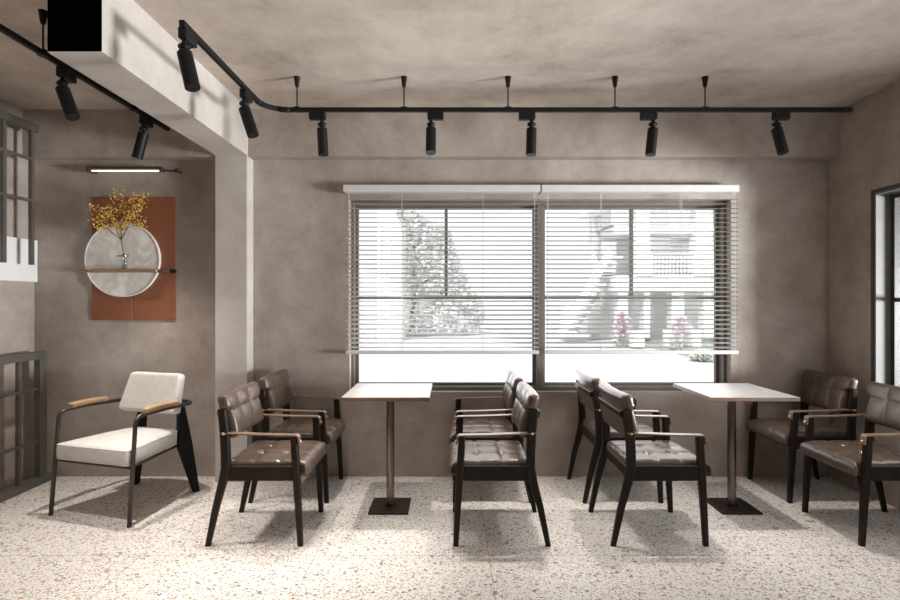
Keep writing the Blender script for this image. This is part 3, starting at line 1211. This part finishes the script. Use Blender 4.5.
SPOT_W = 78.0
make_spot((XLR, 2.60, 0), 'y', 1, (.44, -.12), 'black spotlight on the short left track, the one nearer the black beam end', 105, 84)
make_spot((XLR, 3.29, 0), 'y', 1, (-.27, .02), 'black spotlight on the short left track, near its far end above the wall lamp', 105, 84)
make_spot((xr0, 2.225, 0), 'y', 1, (.28, -.12), 'black spotlight at the near start of the long track, in front of the beam')
make_spot((xr0, 2.87, 0), 'y', 1, (.36, -.10), 'black spotlight on the long track just before its bend')
for (xj, side, tl, lab) in ((322, -1, (.06, -.03), 'first black spotlight after the bend, left of the window blinds'),
                            (431, 1, (0, -.25), 'black spotlight over the left blind, the one pointing straight down to the viewer'),
                            (531.5, -1, (-.03, -.05), 'black spotlight above the gap between the two window blinds'),
                            (653, -1, (-.12, -.05), 'black spotlight above the middle of the right blind'),
                            (776.5, 1, (.13, -.2), 'rightmost black spotlight, right of the window blinds near the track end')):
    make_spot((fx(xj, YR), YR, 0), 'x', side, tl, lab)

# ------------------------------------------------------------------ outside
g = obj('ground', B(-40, 40, YB + .24, 80, -.14, -.02), M['ground'])
struct(g, 'white sunlit paving outside the window')

# pale beige house on the left
Yh = 17.0
hx0, hx1 = fx(377, Yh), fx(402.5, Yh)
hs = empty('exterior_house', ((hx0 + hx1) / 2, Yh, -.02), label='pale beige house edge seen through the left blind', cat='building')
bm = bmesh.new()
W2 = (hx1 - hx0) / 2
zr = fz(228, Yh)
zz = fz(200, Yh)
pr = [(-W2, 0), (W2, 0), (W2, zr), (W2 - .6, zz + .35), (-W2, zz + .6)]
lo = [bm.verts.new((x, 0, z)) for x, z in pr]
hi = [bm.verts.new((x, 1.2, z)) for x, z in pr]
bm.faces.new(lo)
bm.faces.new(list(reversed(hi)))
for i in range(5):
    bm.faces.new((lo[i], lo[(i + 1) % 5], hi[(i + 1) % 5], hi[i]))
obj('wall', bm, M['beige'], hs)
for xa, xb in ((-W2 + .02, -W2 + .12), (-W2 + .26, -W2 + .32), (-.06, .02)):
    obj('pilaster', B(xa, xb, -.05, 0, 0, zr), M['facade_white'], hs)

# tree behind it, leaf tone paled for the daylight haze
Yt = 20.0
tr = empty('exterior_tree', (fx(412, Yt), Yt, -.02), label='grey green tree with a sloping crown outside the left blind', cat='tree')
bm = bmesh.new()
tube(bm, [(0, 0, 0), (.05, 0, 1.2), (0, 0, 3.2), (-.1, 0, 4.6)], [.14, .11, .07, .03], 8)
for k in range(6):
    z = .8 + .5 * k
    tube(bm, [(0, 0, z), (.8 - .08 * k, rnd.uniform(-.5, .5), z + .35), (1.5 - .2 * k, rnd.uniform(-.6, .6), z + .3)], [.05, .035, .015], 6)
obj('trunk', bm, M['bark'], tr)
bm = bmesh.new()
outline = [(334, 478), (318, 484), (305, 485), (295, 478), (280, 467), (265, 462), (250, 456), (235, 450), (228, 452), (222, 432), (214, 418), (206, 408)]
for k in range(4200):
    y = rnd.uniform(206, 332)
    xr = 404
    for (ya, xa), (yb_, xb) in zip(outline, outline[1:]):
        if yb_ <= y <= ya:
            xr = xa + (xb - xa) * (ya - y) / (ya - yb_)
    x = rnd.uniform(396, xr)
    dy = rnd.uniform(-1.2, 1.2) * min(1, (xr - x + 8) / 30)
    p = Vector((fx(x, Yt) - tr.location.x, dy, fz(y, Yt) + .02))
    s = rnd.uniform(.07, .17)
    q = Matrix.Rotation(rnd.uniform(0, 6.28), 4, 'Z') @ Matrix.Rotation(rnd.uniform(-1.2, 1.2), 4, 'X') @ Matrix.Rotation(rnd.uniform(-1, 1), 4, 'Y')
    vs = [bm.verts.new(p + q @ Vector((a * s, b * s * .6, 0))) for a, b in ((-1, 0), (0, -1), (1, 0), (0, 1))]
    bm.faces.new(vs)
tag(obj('crown', bm, M['leafgrey'], tr), kind='stuff')

# two-storey villa on the right with an outside stair
Yv2 = 16.0
vb = empty('exterior_villa', (fx(660, Yv2), Yv2, -.02), label='pale two storey villa with balcony and outside stair beyond the right blind', cat='building')
VX = vb.location.x


def vbox(bm, xa, xb, ya, yb, d0=0.0, d1=.4):
    """pixel box on the villa front plane; d0..d1 is depth behind that plane"""
    box(bm, fx(xa, Yv2) - VX, fx(xb, Yv2) - VX, d0, d1, fz(yb, Yv2) + .02, fz(ya, Yv2) + .02)


def vpart(name, mat, *boxes):
    bm = bmesh.new()
    for b in boxes:
        vbox(bm, *b)
    return obj(name, bm, mat, vb)


vpart('rear_wall', M['facade'], (606, 735, 196, 342, 1.6, 1.9))
vpart('roof', M['facade_white'], (596, 745, 192, 208, -.3, 2.2))
vpart('fascia', M['facade'], (612, 735, 208, 224, .1, 1.6))
vpart('lintel', M['facade_grey'], (614, 735, 225.5, 233, .0, 1.5))
for (a, b) in ((634, 648), (694, 710)):
    vpart('pillar', M['facade_white'], (a, b, 208, 292, -.15, .35))
vpart('upper_floor', M['facade_grey'], (612, 735, 276, 291, -.25, 1.6))
vpart('balcony_curtain', M['facade_white'], (650, 688, 233, 274, 1.3, 1.55))
vpart('side_opening', M['facade_white'], (614, 630, 237, 273, 1.3, 1.55))
bm = bmesh.new()
for k in range(12):
    vbox(bm, 649 + 3.6 * k, 650 + 3.6 * k, 256, 276, -.2, -.16)
vbox(bm, 648, 694, 254, 256, -.22, -.14)
obj('balcony_railing', bm, M['facade'], vb)
vpart('balcony_panel', M['facade_white'], (634, 650, 254, 277, -.25, -.16), (690, 716, 252, 277, -.25, -.16))
for (a, b) in ((618, 628), (644, 650), (672, 684), (704, 716)):
    vpart('column', M['facade_white'], (a, b, 291, 338, 0, .4))
vpart('door', M['facade_grey'], (652, 668, 297, 338, 1.5, 1.62))
vpart('garden_wall', M['facade'], (644, 676, 327, 346, -1.6, -1.4), (694, 740, 322, 350, -1.8, -1.6))
# stair: two slanted stringers and treads
bm = bmesh.new()
for (p, q, d) in (((561, 334), (612, 250), .1), ((590, 334), (622, 280), 1.1)):
    a = Vector((fx(p[0], Yv2) - VX, d, fz(p[1], Yv2)))
    b = Vector((fx(q[0], Yv2) - VX, d, fz(q[1], Yv2)))
    t = (b - a).normalized()
    n = Vector((-t.z, 0, t.x))
    vs = []
    for yy in (-.05, .05):
        for (e, s) in ((a, -1), (a, 1), (b, 1), (b, -1)):
            vs.append(bm.verts.new(e + n * s * .12 + Vector((0, yy, 0))))
    for f in ((0, 1, 2, 3), (7, 6, 5, 4), (0, 4, 5, 1), (1, 5, 6, 2), (2, 6, 7, 3), (3, 7, 4, 0)):
        bm.faces.new([vs[i] for i in f])
for k in range(12):
    u = k / 11
    x = 566 + 46 * u
    y = 332 - 76 * u
    vbox(bm, x, x + 12, y, y + 1.6, .1, 1.1)
obj('staircase', bm, M['facade_grey'], vb)
vpart('stair_wall', M['facade'], (570, 612, 300, 336, 1.4, 1.6))

bed = struct(obj('ground_bed', B(5.62, 12, 10.2, 21, -.02, .03), M['leafgreen']), 'planting bed along the white paving')


def bush(px, py0, py1, wpx, Y, nflow, name, label, cat, group):
    cx = fx(px, Y)
    r = empty(name, (cx, Y, .03), label=label, cat=cat, group=group)
    bl, bf = bmesh.new(), bmesh.new()
    zt, zb = fz(py0, Y), .03
    for k in range(420):
        a = rnd.uniform(0, 6.28)
        rr = rnd.random() ** .5
        hgt = rnd.random()
        wid = wpx * Y / F / 2 * math.sqrt(max(.05, 1 - (hgt * 1.6 - .6) ** 2 if hgt > .375 else 1))
        p = Vector((rr * wid * math.cos(a), rr * wid * math.sin(a), hgt * (zt - zb)))
        s = rnd.uniform(.05, .11)
        q = Matrix.Rotation(a, 4, 'Z') @ Matrix.Rotation(rnd.uniform(-1.3, 1.3), 4, 'X')
        tgt = bf if rnd.random() < nflow * (.3 + hgt) else bl
        vs = [tgt.verts.new(p + q @ Vector((u * s, v * s * .7, 0))) for u, v in ((-1, 0), (0, -1), (1, 0), (0, 1))]
        tgt.faces.new(vs)
    tag(obj('foliage', bl, M['leafgreen'], r), kind='stuff')
    tag(obj('flowers', bf, M['pink'], r), kind='stuff')
    return r


bush(622, 312, 340, 16, 15.0, .75, 'exterior_bush', 'pink flowering bush at the foot of the villa stair', 'bush', 'pink flowering bushes outside')
bush(681, 317, 345, 20, 13.2, .75, 'exterior_bush', 'pink flowering bush right of the low garden wall', 'bush', 'pink flowering bushes outside')
bush(703, 351, 360, 22, 11.3, .55, 'exterior_bush', 'low pink and green flower clump below the right blind, at the paving edge', 'bush', 'pink flowering bushes outside')

pb = empty('exterior_planter', (fx(637, 14.2), 14.2, .03), label='small white box planter in front of the villa', cat='planter')
bm = B(-.155, .155, -.155, .155, 0, .40)
obj('box_body', bm, M['facade_white'], pb, bevel=0.01, bseg=1)
bm = bmesh.new()
a, c = .175, .13
box(bm, -a, a, -a, -c, .40, .44)
box(bm, -a, a, c, a, .40, .44)
box(bm, -a, -c, -c, c, .40, .44)
box(bm, c, a, -c, c, .40, .44)
obj('rim', bm, M['facade_white'], pb)

# ------------------------------------------------------------------ light
wd = bpy.data.worlds.new('sky')
bpy.context.scene.world = wd
wd.use_nodes = True
nt = wd.node_tree
bg = nt.nodes['Background']
tc = node(nt, 'ShaderNodeTexCoord')
nz = node(nt, 'ShaderNodeTexNoise')
set_in(nz, Scale=3.0, Detail=4.0)
rp = node(nt, 'ShaderNodeValToRGB')
rp.color_ramp.elements[0].position = .35
rp.color_ramp.elements[0].color = (.80, .86, .93, 1)
rp.color_ramp.elements[1].position = .6
rp.color_ramp.elements[1].color = (1, 1, 1, 1)
nt.links.new(tc.outputs['Generated'], nz.inputs['Vector'])
nt.links.new(nz.outputs['Fac'], rp.inputs['Fac'])
nt.links.new(rp.outputs['Color'], bg.inputs['Color'])
bg.inputs['Strength'].default_value = 1.2


def area(name, loc, target, sx, sy, power, color=(1, 1, 1)):
    li = bpy.data.lights.new(name, 'AREA')
    li.shape = 'RECTANGLE'
    li.size, li.size_y = sx, sy
    li.energy = power
    li.color = color
    o = link(bpy.data.objects.new(name, li))
    o.location = loc
    o.rotation_euler = (Vector(target) - Vector(loc)).to_track_quat('-Z', 'Z').to_euler()
    return o


su = bpy.data.lights.new('sun', 'SUN')
su.energy = 3.8
su.angle = math.radians(2)
so = link(bpy.data.objects.new('sun', su))
so.rotation_euler = Vector((.25, .6, -.75)).to_track_quat('-Z', 'Y').to_euler()

area('window_light_right', (XR + .02, 2.05, 1.37), (-3, 2.4, 1.3), 2.4, 1.2, 34, (.97, .985, 1.0))
area('daylight_right', (6.2, 1.35, 0.95), (-1.4, 3.2, 1.5), 1.0, 1.2, 2300, (.95, .98, 1.0))
area('window_light_back', (.68, 3.70, 1.36), (.3, 0, .6), 2.7, 1.35, 22, (.97, .985, 1.0))
area('ceiling_fill', (0, .6, ZC - .03), (0, .6, 0), 4.5, 3.0, 5, (1.0, .95, .90))

# ------------------------------------------------------------------ camera
cam = bpy.data.cameras.new('camera')
cam.sensor_width = 36
cam.lens = 36 * F / 900
cam.clip_start = .05
co = link(bpy.data.objects.new('camera', cam))
co.location = (0, 0, H)
co.rotation_euler = (math.pi / 2, 0, 0)
sc = bpy.context.scene
sc.camera = co
sc.view_settings.view_transform = 'Standard'
sc.view_settings.look = 'None'
sc.view_settings.exposure = 0.13
sc.view_settings.gamma = 1.0
